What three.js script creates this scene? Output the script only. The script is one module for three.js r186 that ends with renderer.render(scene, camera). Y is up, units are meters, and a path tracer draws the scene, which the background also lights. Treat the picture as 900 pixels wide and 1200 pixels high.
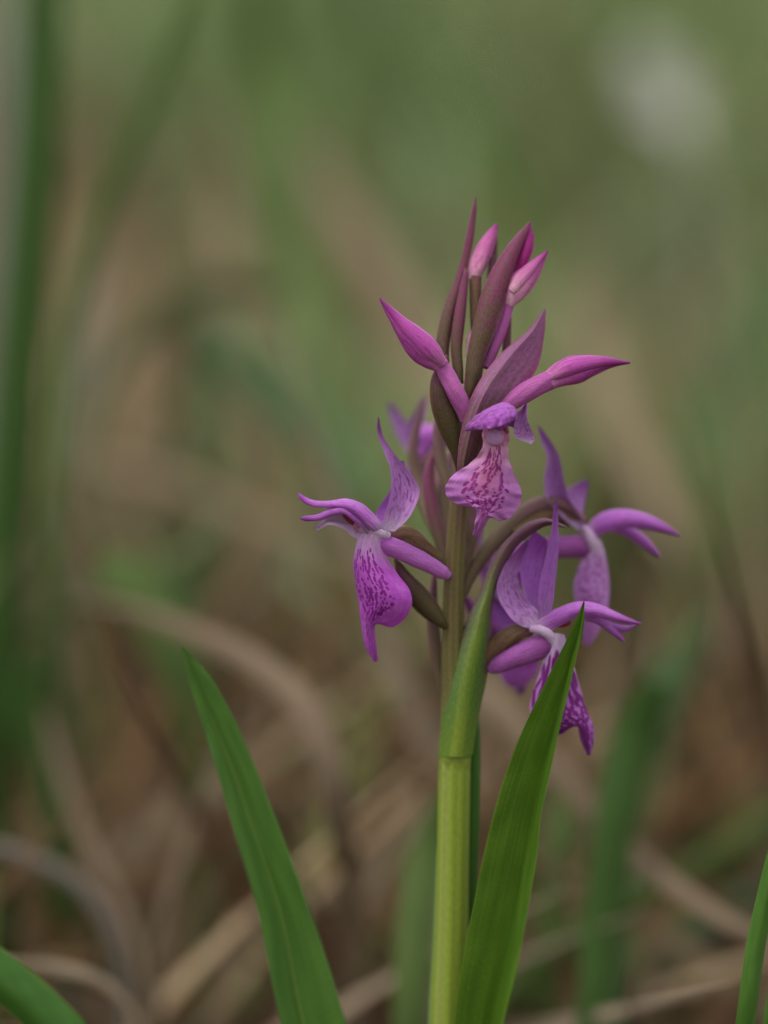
import * as THREE from 'three';
import { mergeGeometries } from 'three/addons/utils/BufferGeometryUtils.js';
import { createNoise2D, createNoise3D } from 'simplex-noise';

// ---------------------------------------------------------------- camera, sky, sun, exposure
const FOV = 16.4, DIST = 0.38, PITCH = 10 * Math.PI / 180, EXPOSURE = 1.27;
const S = 2 * DIST * Math.tan(FOV * Math.PI / 360) / 1200;          // metres per photograph pixel in the plane of the orchid's stem
const RIGHT = new THREE.Vector3(1, 0, 0), UP = new THREE.Vector3(0, Math.cos(PITCH), -Math.sin(PITCH)), BACK = new THREE.Vector3(0, Math.sin(PITCH), Math.cos(PITCH));
const LEAN = 0.1, AIM = new THREE.Vector3(-84 * S, 0.1009, 0);       // the stem's foot stands at the origin
const scene = new THREE.Scene();
const camera = new THREE.PerspectiveCamera(FOV, 0.75, 0.02, 400);
camera.position.copy(AIM).addScaledVector(BACK, DIST);
camera.lookAt(AIM);
camera.focus = DIST - 50 * S;
camera.userData.fStop = 6.2;
const renderer = new THREE.WebGLRenderer({ antialias: true });
renderer.toneMapping = THREE.LinearToneMapping;
renderer.toneMappingExposure = EXPOSURE;
renderer.shadowMap.enabled = true;

const SUN = new THREE.Vector3(-0.35, 0.85, 0.15).normalize();
{ // an overcast sky: even cloud, brighter overhead, a little brighter round the hidden sun
  const w = 256, h = 128, data = new Float32Array(w * h * 4), n3 = createNoise3D(rng(5));
  for (let j = 0; j < h; j++) for (let i = 0; i < w; i++) {
    const el = ((j + 0.5) / h - 0.5) * Math.PI, az = ((i + 0.5) / w - 0.5) * 2 * Math.PI;
    const d = new THREE.Vector3(Math.cos(el) * Math.cos(az), Math.sin(el), Math.cos(el) * Math.sin(az));
    const up = Math.max(0, d.y), cl = 1 + 0.1 * n3(d.x * 2.2, d.y * 2.2, d.z * 2.2) + 0.05 * n3(d.x * 6, d.y * 6, d.z * 6);
    const L = (0.6 + 0.5 * up + 0.35 * Math.pow(Math.max(0, d.dot(SUN)), 6)) * cl, o = (j * w + i) * 4;
    data[o] = L * 0.97; data[o + 1] = L; data[o + 2] = L * 1.04; data[o + 3] = 1;
  }
  const sky = new THREE.DataTexture(data, w, h, THREE.RGBAFormat, THREE.FloatType);
  sky.mapping = THREE.EquirectangularReflectionMapping; sky.magFilter = sky.minFilter = THREE.LinearFilter; sky.needsUpdate = true;
  scene.background = sky; scene.environment = sky;
}
const sun = new THREE.DirectionalLight(new THREE.Color(1, 0.97, 0.92), 1.3);
sun.position.copy(SUN).multiplyScalar(3); sun.target.position.set(0, 0, 0);
sun.castShadow = true; sun.shadow.radius = 30; sun.shadow.mapSize.set(2048, 2048);
Object.assign(sun.shadow.camera, { left: -1.5, right: 1.5, top: 1.5, bottom: -1.5, near: 0.1, far: 8 });
scene.add(sun, sun.target);

// ---------------------------------------------------------------- helpers
function rng(seed) {
  let a = seed >>> 0;
  return () => { a = (a + 0x6d2b79f5) | 0; let t = Math.imul(a ^ (a >>> 15), 1 | a); t = (t + Math.imul(t ^ (t >>> 7), 61 | t)) ^ t; return ((t ^ (t >>> 14)) >>> 0) / 4294967296; };
}
const R = rng(11), N2 = createNoise2D(rng(3)), N3 = createNoise3D(rng(4));
const lerp = (a, b, t) => a + (b - a) * t, clamp = (x, a = 0, b = 1) => Math.min(b, Math.max(a, x)), smooth = (a, b, x) => { const t = clamp((x - a) / (b - a)); return t * t * (3 - 2 * t); };
const lin = (c) => { c /= 255; return c <= 0.04045 ? c / 12.92 : Math.pow((c + 0.055) / 1.055, 2.4); };
const rgb = (r, g, b) => new THREE.Color().setRGB(lin(r), lin(g), lin(b));
// measured drawing units (photograph pixels, y down, z towards the viewer) to metres
const toWorld = (x, y, z) => {
  const ze = z + LEAN * (600 - y) - 0.28 * Math.max(0, 460 - y), k = (DIST - ze * S) / DIST;
  return AIM.clone().addScaledVector(RIGHT, (x - 450) * S * k).addScaledVector(UP, (600 - y) * S * k).addScaledVector(BACK, ze * S);
};
const behind = (x, y, d) => { const k = (DIST + d) / DIST; return AIM.clone().addScaledVector(RIGHT, (x - 450) * S * k).addScaledVector(UP, (600 - y) * S * k).addScaledVector(BACK, -d); };
const used = {};
function numbered(name) { const n = used[name] = (used[name] ?? -1) + 1; return n ? name + '_' + String(n).padStart(3, '0') : name; }
function shadows(o) { o.castShadow = o.receiveShadow = true; return o; }
function tag(o, label, category, group, kind) {
  Object.assign(o.userData, label && { label }, category && { category }, group && { group }, kind && { kind });
  return o;
}
function part(name, geometry, material, parent, label) {
  const m = shadows(new THREE.Mesh(geometry, material)); m.name = name; if (label) m.userData.label = label; parent.add(m); return m;
}
const curve = (pts) => new THREE.CatmullRomCurve3(pts, false, 'centripetal');
function scalarAt(list, t) { const f = clamp(t) * (list.length - 1), i = Math.min(list.length - 2, Math.floor(f)), u = f - i, p = (k) => list[clamp(k, 0, list.length - 1)];
  const a = p(i - 1), b = p(i), c = p(i + 1), d = p(i + 2); return Math.max(0.05, b + 0.5 * u * (c - a + u * (2 * a - 5 * b + 4 * c - d + u * (3 * (b - c) + d - a)))); }
function grid(n, m, at, uvAt, out = [], th = 0) { // an (n+1) x (m+1) sheet closed by a back side th behind it, thinning to the rim
  const g = new THREE.BufferGeometry(), pos = [], uv = [], idx = [];
  for (let i = 0; i <= n; i++) for (let j = 0; j <= m; j++) { const p = at(i / n, j / m); pos.push(p.x, p.y, p.z); const q = uvAt(i / n, j / m); uv.push(q[0], q[1]); }
  for (let i = 0; i < n; i++) for (let j = 0; j < m; j++) { const a = i * (m + 1) + j, b = a + 1, c = a + m + 1, d = c + 1; idx.push(a, c, b, b, c, d); }
  g.setAttribute('position', new THREE.Float32BufferAttribute(pos, 3)); g.setAttribute('uv', new THREE.Float32BufferAttribute(uv, 2)); g.setIndex(idx); g.computeVertexNormals();
  if (!th) return g;
  const b = g.clone(), P = b.attributes.position, N = g.attributes.normal;
  for (let i = 0; i <= n; i++) for (let j = 0; j <= m; j++) {
    const k = i * (m + 1) + j, e = th * Math.min(1, 5 * Math.min(j / m, 1 - j / m)) * Math.min(1, 12 * Math.min(i / n, 1 - i / n));
    P.setXYZ(k, P.getX(k) - N.getX(k) * e, P.getY(k) - N.getY(k) * e, P.getZ(k) - N.getZ(k) * e);
  }
  b.setIndex(idx.reduce((o, v, k) => { o.push(k % 3 === 1 ? idx[k + 1] : k % 3 === 2 ? idx[k - 1] : v); return o; }, [])); b.computeVertexNormals();
  return mergeGeometries([g, b]);
}
// a sheet through three lengthwise lines (left edge, middle, right edge), rows of [x, y, z] in drawing units
function patch(L, M, Rr, o = {}) {
  const { n = 44, m = 16, th = 2.2, crease = 0, ruffle = 0, freq = 3, seed = 0, uvx = 1 } = o;
  const [l, c, r] = [L, M, Rr].map((q) => curve(q.map((p) => new THREE.Vector3(p[0], p[1], p[2] ?? 0))));
  return grid(n, m, (t, s) => {
    const a = l.getPoint(t), b = c.getPoint(t), d = r.getPoint(t), q = new THREE.Vector3();
    if (crease) { const f = Math.abs(2 * s - 1), e = Math.pow(f, crease); q.copy(b).lerp(s < 0.5 ? a : d, e); q.z += (o.belly ?? 0) * 4 * f * (1 - f) * a.distanceTo(d); }
    else q.addScaledVector(a, 2 * (s - 0.5) * (s - 1)).addScaledVector(b, -4 * s * (s - 1)).addScaledVector(d, 2 * s * (s - 0.5));
    if (ruffle) { const e = Math.pow(Math.abs(2 * s - 1), 1.6); q.z += ruffle * (e * N3(t * freq * 2, s * 2 + seed, seed) + 0.3 * N3(t * 7, s * 5, seed + 9)); q.x += 0.25 * ruffle * e * N3(t * freq * 2.7, s, seed + 4); }
    return toWorld(q.x, q.y, q.z);
  }, (t, s) => [s * uvx, t], [], th * S);
}
// a leaf-like strip along one line, rows of [x, y, z, width]; turn rolls it about that line (0 = facing the viewer)
function strip(rows, o = {}) {
  const { n = 40, m = 10, th = 2.5, turn = [0, 0], fold = 0, cup = 0 } = o, c = curve(rows.map((p) => new THREE.Vector3(p[0], -p[1], p[2]))), W = rows.map((p) => p[3]), turns = Array.isArray(turn) ? turn : [turn, turn];
  return grid(n, m, (t, s) => {
    const p = c.getPoint(t), T = c.getPoint(Math.min(1, t + 0.01)).sub(c.getPoint(Math.max(0, t - 0.01))).normalize(), F = new THREE.Vector3(0, 0, 1);
    const side = T.clone().cross(F).normalize(), nor = side.clone().cross(T).normalize(), a = scalarAt(turns.map((x) => x + 10), t) - 10;
    const sd = side.clone().multiplyScalar(Math.cos(a)).addScaledVector(nor, Math.sin(a)), nr = nor.clone().multiplyScalar(Math.cos(a)).addScaledVector(side, -Math.sin(a));
    const w = scalarAt(W, t) / 2, x = 2 * s - 1;
    p.addScaledVector(sd, x * w).addScaledVector(nr, w * (fold * (0.5 - Math.abs(x)) + cup * (0.5 - x * x)));
    return toWorld(p.x, -p.y, p.z);
  }, (t, s) => [s, t], [], th * S);
}
// a round stalk, spur or bud, rows of [x, y, z, radius]
function tube(rows, o = {}) {
  const { n = 36, m = 18, lobes = 0, amp = 0, twist = 0, flat = 1, bend = 0, seed = 0 } = o, c = curve(rows.map((p) => toWorld(p[0], p[1], p[2]))), r = rows.map((p) => p[3] * S);
  let side = null;
  const fr = [];
  for (let i = 0; i <= n; i++) {
    const t = i / n, T = c.getPoint(Math.min(1, t + 0.005)).sub(c.getPoint(Math.max(0, t - 0.005))).normalize();
    if (!side) side = new THREE.Vector3(0, 0, 1).cross(T).normalize();
    side.addScaledVector(T, -side.dot(T)).normalize();
    fr.push([c.getPoint(t), side.clone(), T.clone().cross(side)]);
  }
  const at = (t, s) => {
    const i = Math.round(t * n), [p, a, b] = fr[i], th = s * Math.PI * 2, rad = scalarAt(r.map((x) => x * 1e5), t) / 1e5 * (1 + amp * Math.cos(lobes * (th + twist * t)) + bend * N3(t * 4, Math.cos(th), Math.sin(th) + seed));
    return p.clone().addScaledVector(a, Math.cos(th) * rad).addScaledVector(b, Math.sin(th) * rad * flat);
  };
  const g = grid(n, m, at, (t, s) => [s, t]);
  const caps = [0, n].map((i) => grid(4, m, (t, s) => at(i / n, s).lerp(fr[i][0], t).add(c.getTangent(i / n).multiplyScalar((i ? 1 : -1) * r[i ? r.length - 1 : 0] * 0.5 * (1 - (1 - t) * (1 - t)))), (t, s) => [s, i / n]));
  return mergeGeometries([g, ...caps]);
}
function blob(x, y, z, rx, ry, rz, roll = 0, seed = 0) {
  const g = new THREE.SphereGeometry(1, 20, 14), p = g.attributes.position, v = new THREE.Vector3();
  for (let i = 0; i < p.count; i++) {
    v.fromBufferAttribute(p, i); v.multiplyScalar(1 + 0.06 * N3(v.x * 1.5, v.y * 1.5, v.z * 1.5 + seed));
    v.set(v.x * rx, v.y * ry, v.z * rz).applyAxisAngle(new THREE.Vector3(0, 0, 1), roll);
    const w = toWorld(x + v.x, y - v.y, z + v.z); p.setXYZ(i, w.x, w.y, w.z);
  }
  g.computeVertexNormals(); return g;
}

// ---------------------------------------------------------------- textures and materials
function canvasTex(w, h, draw, srgb = true) {
  const c = document.createElement('canvas'); c.width = w; c.height = h; draw(c.getContext('2d'), w, h);
  const t = new THREE.CanvasTexture(c); t.flipY = false; if (srgb) t.colorSpace = THREE.SRGBColorSpace; t.magFilter = THREE.LinearFilter; return t;
}
function dataTex(w, h, f, repeat = true, srgb = true) {
  const d = new Uint8Array(w * h * 4);
  for (let j = 0; j < h; j++) for (let i = 0; i < w; i++) { const c = f((i + 0.5) / w, (j + 0.5) / h), o = (j * w + i) * 4; for (let k = 0; k < 3; k++) d[o + k] = clamp(Math.round(c[k]), 0, 255); d[o + 3] = 255; }
  const t = new THREE.DataTexture(d, w, h); if (srgb) t.colorSpace = THREE.SRGBColorSpace; t.magFilter = t.minFilter = THREE.LinearFilter;
  t.wrapS = t.wrapT = repeat ? THREE.RepeatWrapping : THREE.ClampToEdgeWrapping; t.needsUpdate = true; return t;
}
const mix3 = (a, b, t) => a.map((x, i) => lerp(x, b[i], clamp(t)));
const petalBump = dataTex(256, 256, (u, v) => { const x = 128 + 42 * N2(u * 26, v * 5) + 34 * N2(u * 60, v * 60) + 22 * N2(u * 9, v * 7); return [x, x, x]; }, false, false);
const soft = (map, o = {}) => new THREE.MeshPhysicalMaterial({ map, bumpMap: petalBump, bumpScale: 0.00012, roughness: 0.66, transmission: 0.38, thickness: 0, specularIntensity: 0.5, side: THREE.DoubleSide, ...o });
// petal: lengthwise veins, darker tip (v = 0), pale base (v = 1), dim purple blotches
function petalTex(base, tip, pale, o = {}) {
  const { veins = 0.22, blotch = 0.3, paleFrom = 0.72, seed = 0, spot = [112, 28, 118] } = o;
  return dataTex(128, 256, (u, v) => {
    let c = mix3(tip, base, smooth(0, 0.35, v + 0.06 * N2(u * 4, seed)));
    c = mix3(c, pale, smooth(paleFrom, 1.02, v + 0.1 * N2(u * 7, v * 2 + seed)) * 0.85);
    const vein = Math.pow(clamp(0.5 + 0.5 * Math.cos((u + 0.04 * N2(u * 3, v * 4 + seed)) * Math.PI * 14)), 3);
    c = mix3(c, spot, veins * vein * (0.55 + 0.45 * N2(u * 5, v * 4 + seed)));
    c = mix3(c, spot, blotch * 0.8 * smooth(0.2, 0.75, N2(u * 7 + seed, v * 10 + seed) + 0.25 * N2(u * 22, v * 26 + seed)) * smooth(0.02, 0.2, u) * smooth(0.98, 0.8, u) * smooth(0.2, 0.45, v) * smooth(0.95, 0.8, v));
    c = mix3(c, [214, 160, 220], 0.5 * smooth(0.46, 0.495, Math.abs(u - 0.5)));
    const g = 8 * N2(u * 60, v * 90 + seed) + 7 * N2(u * 25, v * 30 + seed);
    return c.map((x) => x + g);
  }, false);
}
// lip: v = 0 at the throat, rows of dashes and loops of dark magenta
function lipTex(base, pale, dash, o = {}) {
  const { seed = 1, density = 1, rosy = 0.0, from = 0.14, to = 0.8, mid = 0.5, spread = 0.07, bold = 1 } = o, r = rng(seed);
  return canvasTex(256, 512, (g, w, h) => {
    const gr = g.createLinearGradient(0, 0, 0, h), css = (c, a = 1) => 'rgba(' + c.map(Math.round).join(',') + ',' + a + ')';
    gr.addColorStop(0, css(pale)); gr.addColorStop(0.1, css(pale)); gr.addColorStop(0.3, css(base)); gr.addColorStop(0.7, css(base)); gr.addColorStop(1, css(mix3(base, dash, 0.35)));
    g.fillStyle = gr; g.fillRect(0, 0, w, h);
    for (let k = 0; k < 1500; k++) { g.fillStyle = css(r() < 0.5 ? mix3(base, pale, 0.6) : mix3(base, dash, 0.3), 0.07); g.beginPath(); g.ellipse(r() * w, r() * h, 3 + r() * 12, 4 + r() * 22, 0, 0, 7); g.fill(); }
    if (rosy) { const q = g.createRadialGradient(w / 2, w * 0.5, 0, w / 2, w * 0.5, w * 0.5); q.addColorStop(0, css([204, 112, 140], rosy)); q.addColorStop(0.4, css([204, 112, 140], rosy * 0.7)); q.addColorStop(1, css([204, 112, 140], 0)); g.save(); g.scale(0.62, 1.1); g.translate(w * 0.306, 0); g.fillStyle = q; g.fillRect(-w, 0, 3 * w, h); g.restore(); }
    g.lineCap = 'round';
    for (let k = 0; k < 9; k++) {
      const out = Math.abs(k - 4) / 4, x0 = mid + (k - 4) * spread; let v = from + 0.05 * r() + 0.03 * out;
      const end = to - 0.22 * out * out + 0.12 * (r() - 0.5), wob = (vv) => (x0 + 0.05 * N2(vv * 9, k * 3 + seed) + (k - 4) * spread * 0.45 * smooth(0.1, 0.6, vv) * Math.sin(vv * 5)) * w;
      while (v < end) {
        const len = (0.008 + 0.03 * r() * r()) * (out > 0.7 && v < 0.4 ? 2.4 : 1), gap = 0.014 + 0.03 * r() / density;
        if (r() < 0.86) for (let q = 0; q < 3; q++) {
          g.strokeStyle = css(mix3(dash, base, 0.2 * r()), 0.45 + 0.25 * r()); g.lineWidth = bold * (5 + 8 * r()) * (1.2 - 0.35 * q);
          const j = 6 * (r() - 0.5); g.beginPath(); g.moveTo(wob(v) + j, v * h); g.quadraticCurveTo(wob(v + len / 2) + j + 5 * (r() - 0.5), (v + len / 2) * h, wob(v + len) + j, (v + len) * h); g.stroke();
        }
        v += len + gap;
      }
    }
    for (let k = 0; k < 22 * density; k++) { const x = mid + (r() - 0.5) * spread * 11, v = 0.35 + 0.6 * r(); g.strokeStyle = css(dash, 0.35 + 0.2 * r()); g.lineWidth = bold * (5 + 7 * r()); g.beginPath(); g.moveTo(x * w, v * h); g.lineTo((x + 0.05 * (r() - 0.5)) * w, (v + 0.018 * r()) * h); g.stroke(); }
  });
}
const PAL = { lilac: [206, 146, 214], deep: [164, 74, 168], pale: [230, 208, 230], dash: [128, 14, 122], magenta: [160, 48, 142] };
const M = {};
M.sepal = soft(petalTex(PAL.lilac, PAL.deep, PAL.pale, { seed: 1, blotch: 0.55 }));
M.sepalPlain = soft(petalTex([192, 116, 210], [162, 70, 178], [206, 160, 212], { seed: 2, blotch: 0.25 }));
M.sepalPale = soft(petalTex([200, 146, 210], [182, 110, 194], [220, 190, 222], { seed: 31, blotch: 0.4 }));
M.hood = soft(petalTex([200, 110, 210], [168, 62, 174], [222, 190, 222], { seed: 3, blotch: 0.3, paleFrom: 0.8 }));
M.hoodDeep = soft(petalTex([192, 98, 202], [200, 116, 206], [186, 94, 196], { seed: 13, blotch: 0.5, paleFrom: 0.8, veins: 0.35 }));
M.lipLeft = soft(lipTex([194, 80, 202], [234, 210, 234], [128, 10, 126], { seed: 3, density: 1.7, mid: 0.4, spread: 0.065, to: 0.86 }));
M.lipFront = soft(lipTex([206, 132, 212], [226, 166, 192], [140, 18, 112], { seed: 8, density: 1.4, rosy: 0.6, from: 0.05, spread: 0.052, to: 0.9 }));
M.lipPale = soft(lipTex([210, 146, 216], [226, 198, 226], [140, 40, 148], { seed: 12, density: 0.5 }));
M.lipDark = soft(lipTex([196, 116, 204], [228, 206, 230], [118, 8, 116], { seed: 17, density: 3, to: 1.2, spread: 0.1, from: 0.1, bold: 2.1 }));
M.spur = soft(petalTex([188, 108, 190], [174, 86, 178], [188, 112, 188], { seed: 5, blotch: 0.12, veins: 0.1 }), { transmission: 0.12 });
M.spurDull = soft(petalTex([166, 90, 166], [136, 60, 128], [166, 92, 166], { seed: 6, blotch: 0.15, veins: 0.12 }), { transmission: 0.12 });
M.white = soft(petalTex([212, 182, 210], [204, 160, 204], [222, 200, 222], { seed: 7, blotch: 0.15, veins: 0.1 }), { transmission: 0.12 });
M.stigma = soft(petalTex([196, 146, 190], [186, 122, 178], [206, 166, 202], { seed: 27, blotch: 0.1, veins: 0.1 }), { transmission: 0.12 });
M.blush = soft(petalTex([206, 136, 168], [190, 104, 160], [216, 160, 184], { seed: 9, blotch: 0.2, veins: 0.3, spot: [150, 30, 90] }), { transmission: 0.12 });
M.crimson = new THREE.MeshPhysicalMaterial({ color: rgb(128, 22, 52), roughness: 0.5 });
M.bud = soft(petalTex([172, 70, 152], [148, 36, 128], [206, 130, 176], { seed: 14, blotch: 0.2, veins: 0.35, paleFrom: 0.6, spot: [120, 20, 100] }), { transmission: 0.1 });
M.budPale = soft(petalTex([190, 98, 156], [160, 48, 132], [226, 178, 186], { seed: 15, blotch: 0.15, veins: 0.3, paleFrom: 0.35, spot: [140, 40, 110] }), { transmission: 0.1 });
M.budDeep = soft(petalTex([150, 30, 110], [140, 26, 110], [160, 60, 110], { seed: 16, blotch: 0.2, veins: 0.3 }), { transmission: 0.1 });
M.ovaryPink = soft(petalTex([178, 92, 158], [170, 84, 152], [180, 104, 150], { seed: 18, blotch: 0.05, veins: 0.25, spot: [140, 60, 110] }), { transmission: 0.1 });
M.ovaryBrown = soft(petalTex([110, 84, 60], [122, 78, 80], [108, 98, 56], { seed: 19, blotch: 0.3, veins: 0.4, spot: [88, 44, 52] }), { transmission: 0.05 });
// bract: olive base (v = 1), wine-purple tip and rims, a fine mottle
function bractTex(tip, base, rim, seed, split = 0.5) {
  return dataTex(96, 256, (u, v) => {
    let c = mix3(tip, base, smooth(split - 0.35, split + 0.35, v + 0.22 * N2(u * 5, v * 5 + seed)));
    c = mix3(c, rim, smooth(0.36, 0.5, Math.abs(u - 0.5) + 0.03 * N2(v * 20, seed)) * 0.8);
    const st = 0.5 + 0.5 * Math.cos(u * Math.PI * 18 + N2(v * 3, seed));
    c = c.map((x) => x * (0.96 + 0.05 * st));
    const g = 10 * N2(u * 40, v * 120 + seed) + 9 * N2(u * 14, v * 34 + seed);
    return c.map((x) => x + g);
  }, false);
}
const matte = (map, o = {}) => new THREE.MeshPhysicalMaterial({ map, roughness: 0.6, transmission: 0.12, thickness: 0, specularIntensity: 0.5, side: THREE.DoubleSide, ...o });
M.bract = matte(bractTex([116, 52, 80], [92, 76, 52], [156, 88, 136], 1, 0.62));
M.bractDark = matte(bractTex([104, 56, 72], [74, 62, 34], [124, 78, 70], 2, 0.3));
M.bractMauve = matte(bractTex([142, 88, 126], [100, 76, 58], [146, 66, 108], 3, 0.6));
M.bractFaint = matte(bractTex([122, 80, 94], [102, 84, 60], [134, 80, 96], 4, 0.4));
M.bractGreen = matte(dataTex(128, 512, (u, v) => {
  const green = mix3([84, 118, 40], [128, 146, 48], smooth(0.25, 0.1, Math.abs(u - 0.5)) * 0.6 + smooth(0.8, 1, v) * 0.5), wine = [112, 70, 88];
  const grey = [128, 118, 116];
  let c = mix3(green, wine, clamp(smooth(0.55, 0.2, v) * 0.95 + smooth(0.26, 0.46, Math.abs(u - 0.47)) * smooth(0.97, 0.45, v) * 0.9 + 0.6 * smooth(-0.1, 0.6, N2(u * 9, v * 6) + 0.4 * N2(u * 24, v * 60)) * smooth(0.8, 0.3, v)));
  c = mix3(c, grey, 0.5 * smooth(0.3, 0.08, Math.abs(u - 0.22)) * smooth(1, 0.5, v) * smooth(0.15, 0.5, v));
  const st = Math.cos(u * Math.PI * 26 + N2(v * 4, 8));
  const g = 5 * st + 9 * N2(u * 30, v * 160) + 7 * N2(u * 12, v * 40);
  return c.map((x) => x + g);
}, false));
function leafTex(a, b, seed, o = {}) {
  const { edge = [140, 160, 60], rib = 0, ribC = [120, 150, 70], specks = true } = o;
  return dataTex(256, 1024, (u, v) => {
    const lines = 0.5 + 0.2 * N2(u * 60, v * 2.5 + seed) + 0.22 * N2(u * 24, v * 1.6 + seed), net = N2(u * 90, v * 240 + seed) * 0.5 + N2(u * 34, v * 130 + seed) * 0.5;
    let c = mix3(a, b, lines + 0.25 * N2(u * 4, v * 7 + seed));
    if (rib) c = mix3(c, ribC, rib * smooth(0.045, 0.01, Math.abs(u - 0.5)));
    c = mix3(c, edge, 0.7 * smooth(0.485, 0.497, Math.abs(u - 0.5)));
    if (specks) { const s = N2(u * 60 + 40, v * 190 + seed); if (s > 0.86) c = mix3(c, [40, 52, 22], 0.6); const q = N2(u * 55 + 90, v * 210 + seed); if (q > 0.9) c = mix3(c, [160, 176, 120], 0.55); }
    return c.map((x, i) => x + (i === 2 ? 5 : 11) * net);
  }, false);
}
const leafBump = dataTex(256, 512, (u, v) => { const x = 128 + 26 * Math.cos(u * Math.PI * 44 + 2 * N2(v * 3, u * 3)) + 34 * N2(u * 60, v * 6) + 45 * N2(u * 70, v * 160); return [x, x, x]; }, false, false);
const leafy = (map, o = {}) => new THREE.MeshPhysicalMaterial({ map, bumpMap: leafBump, bumpScale: 0.00004, roughness: 0.6, transmission: 0.2, thickness: 0, specularIntensity: 0.4, side: THREE.DoubleSide, ...o });
M.leafFront = leafy(leafTex([64, 102, 14], [94, 128, 26], 1));
M.leafLeft = leafy(leafTex([66, 104, 36], [90, 128, 50], 2, { rib: 0.6, ribC: [132, 150, 66], edge: [104, 136, 88], specks: false }));
M.sheath = leafy(leafTex([66, 106, 40], [82, 122, 48], 3, { specks: false }));
M.stem = leafy(dataTex(128, 512, (u, v) => {
  // v = 0 at the tip of the spike: brown-purple above, yellow-green below
  let c = mix3([124, 84, 84], [104, 94, 54], smooth(0.1, 0.4, v + 0.1 * N2(u * 8, v * 9))); c = mix3(c, [132, 150, 50], smooth(0.42, 0.62, v + 0.04 * N2(u * 6, v * 3)));
  const st = Math.cos(u * Math.PI * 20);
  c = mix3(c, [160, 162, 100], 0.45 * smooth(0.45, 0.9, Math.cos((u - 0.36) * Math.PI * 6)) * smooth(0.4, 0.6, v));
  return c.map((x) => x + 5 * st + 7 * N2(u * 30, v * 150));
}, false), { transmission: 0.08 });
M.node = matte(dataTex(64, 16, (u, v) => mix3([116, 132, 48], [134, 146, 56], 0.5 + 0.5 * N2(u * 12, v * 2)), true), { transmission: 0.05 });

// ---------------------------------------------------------------- ground
const groundH = (x, z) => {
  const far = Math.max(0, -z - 0.55), bank = 6 * (1 - Math.exp(-far * 0.085 / 6 * 1.0));
  return bank + 0.006 * N2(x * 5, z * 5) * smooth(0.0, 0.2, Math.hypot(x, z)) + 0.004 * N2(x * 17, z * 17) * smooth(0.02, 0.1, Math.hypot(x, z)) + 0.02 * N2(x * 1.1 + 8, z * 1.1) * smooth(0.4, 1.5, Math.hypot(x, z)) - 0.001;
};
{
  const n = 150, m = 150, side = (t) => { const q = 2 * t - 1; return Math.sign(q) * (0.7 * Math.abs(q) + 119.3 * Math.pow(Math.abs(q), 6)); };
  const g = grid(n, m, (t, s) => { const x = side(s), z = side(t) - 0.3; return new THREE.Vector3(x, groundH(x, z), z); }, (t, s) => [side(s) / 0.25, (side(t) - 0.3) / 0.25]);
  const map = dataTex(512, 512, (u, v) => {
    const tile = (f, sd) => { const a = u * Math.PI * 2, b = v * Math.PI * 2; return N3(Math.cos(a) * f + sd, Math.sin(a) * f + Math.cos(b) * f, Math.sin(b) * f - sd); };
    const k = 0.5 + 0.5 * tile(1.1, 1), f = tile(4, 5), h = tile(14, 9);
    let c = mix3([52, 36, 22], [84, 62, 38], k + 0.3 * f); c = mix3(c, [88, 98, 42], 0.8 * smooth(0.0, 0.6, tile(1.7, 20)));
    return c.map((x) => x + 16 * h + 8 * f);
  });
  const ground = shadows(new THREE.Mesh(g, new THREE.MeshStandardMaterial({ map, bumpMap: map, bumpScale: 0.004, roughness: 0.95 })));
  ground.name = 'ground'; tag(ground, null, null, null, 'structure'); scene.add(ground);
}

// ---------------------------------------------------------------- stuff: meadow grass, dry grass, litter, moss
const grow = (a, b, f) => { // a tapered blade from the origin, bending over
  const { h = 1, w = 0.03, lean = 0.3, droop = 0.3, az = 0, twist = 0.5, x = 0, z = 0, n = 7, fold = 0.3 } = a;
  return grid(n, 2, (t, s) => {
    const q = 2 * s - 1, out = lean * t + droop * t * t, y = h * (t - 0.35 * droop * t * t), ww = w * Math.pow(1 - t, 0.6) * (0.7 + 0.6 * Math.sin(Math.PI * Math.min(1, t + 0.15))) * 0.5 + 0.0005, tw = az + Math.PI / 2 + twist * t;
    return new THREE.Vector3(x + Math.cos(az) * out * h + Math.cos(tw) * q * ww, y - fold * ww * (1 - Math.abs(q)), z + Math.sin(az) * out * h + Math.sin(tw) * q * ww);
  }, (t, s) => [s, t]);
};
function tuftGeo(k, seed, w, spread) {
  const r = rng(seed), gs = [];
  for (let i = 0; i < k; i++) gs.push(grow({ h: 0.55 + 0.5 * r(), w: w * (0.6 + 0.8 * r()), lean: 0.12 + 0.45 * r(), droop: 0.1 + 0.7 * r(), az: r() * 6.283, twist: r() * 2 - 1, x: (r() - 0.5) * spread, z: (r() - 0.5) * spread, n: 7 }));
  return mergeGeometries(gs);
}
const stripes = dataTex(32, 64, (u, v) => { const g = 222 + 22 * Math.cos(u * Math.PI * 10) + 16 * N2(u * 8, v * 20); return [g, g, g]; }, false);
const bladeMat = (color, o = {}) => new THREE.MeshPhysicalMaterial({ color, map: stripes, roughness: 0.6, transmission: 0.25, thickness: 0, specularIntensity: 0.2, side: THREE.DoubleSide, ...o });
const massMat = () => new THREE.MeshPhysicalMaterial({ color: 0xffffff, roughness: 0.9, specularIntensity: 0.2, side: THREE.DoubleSide });
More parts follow.
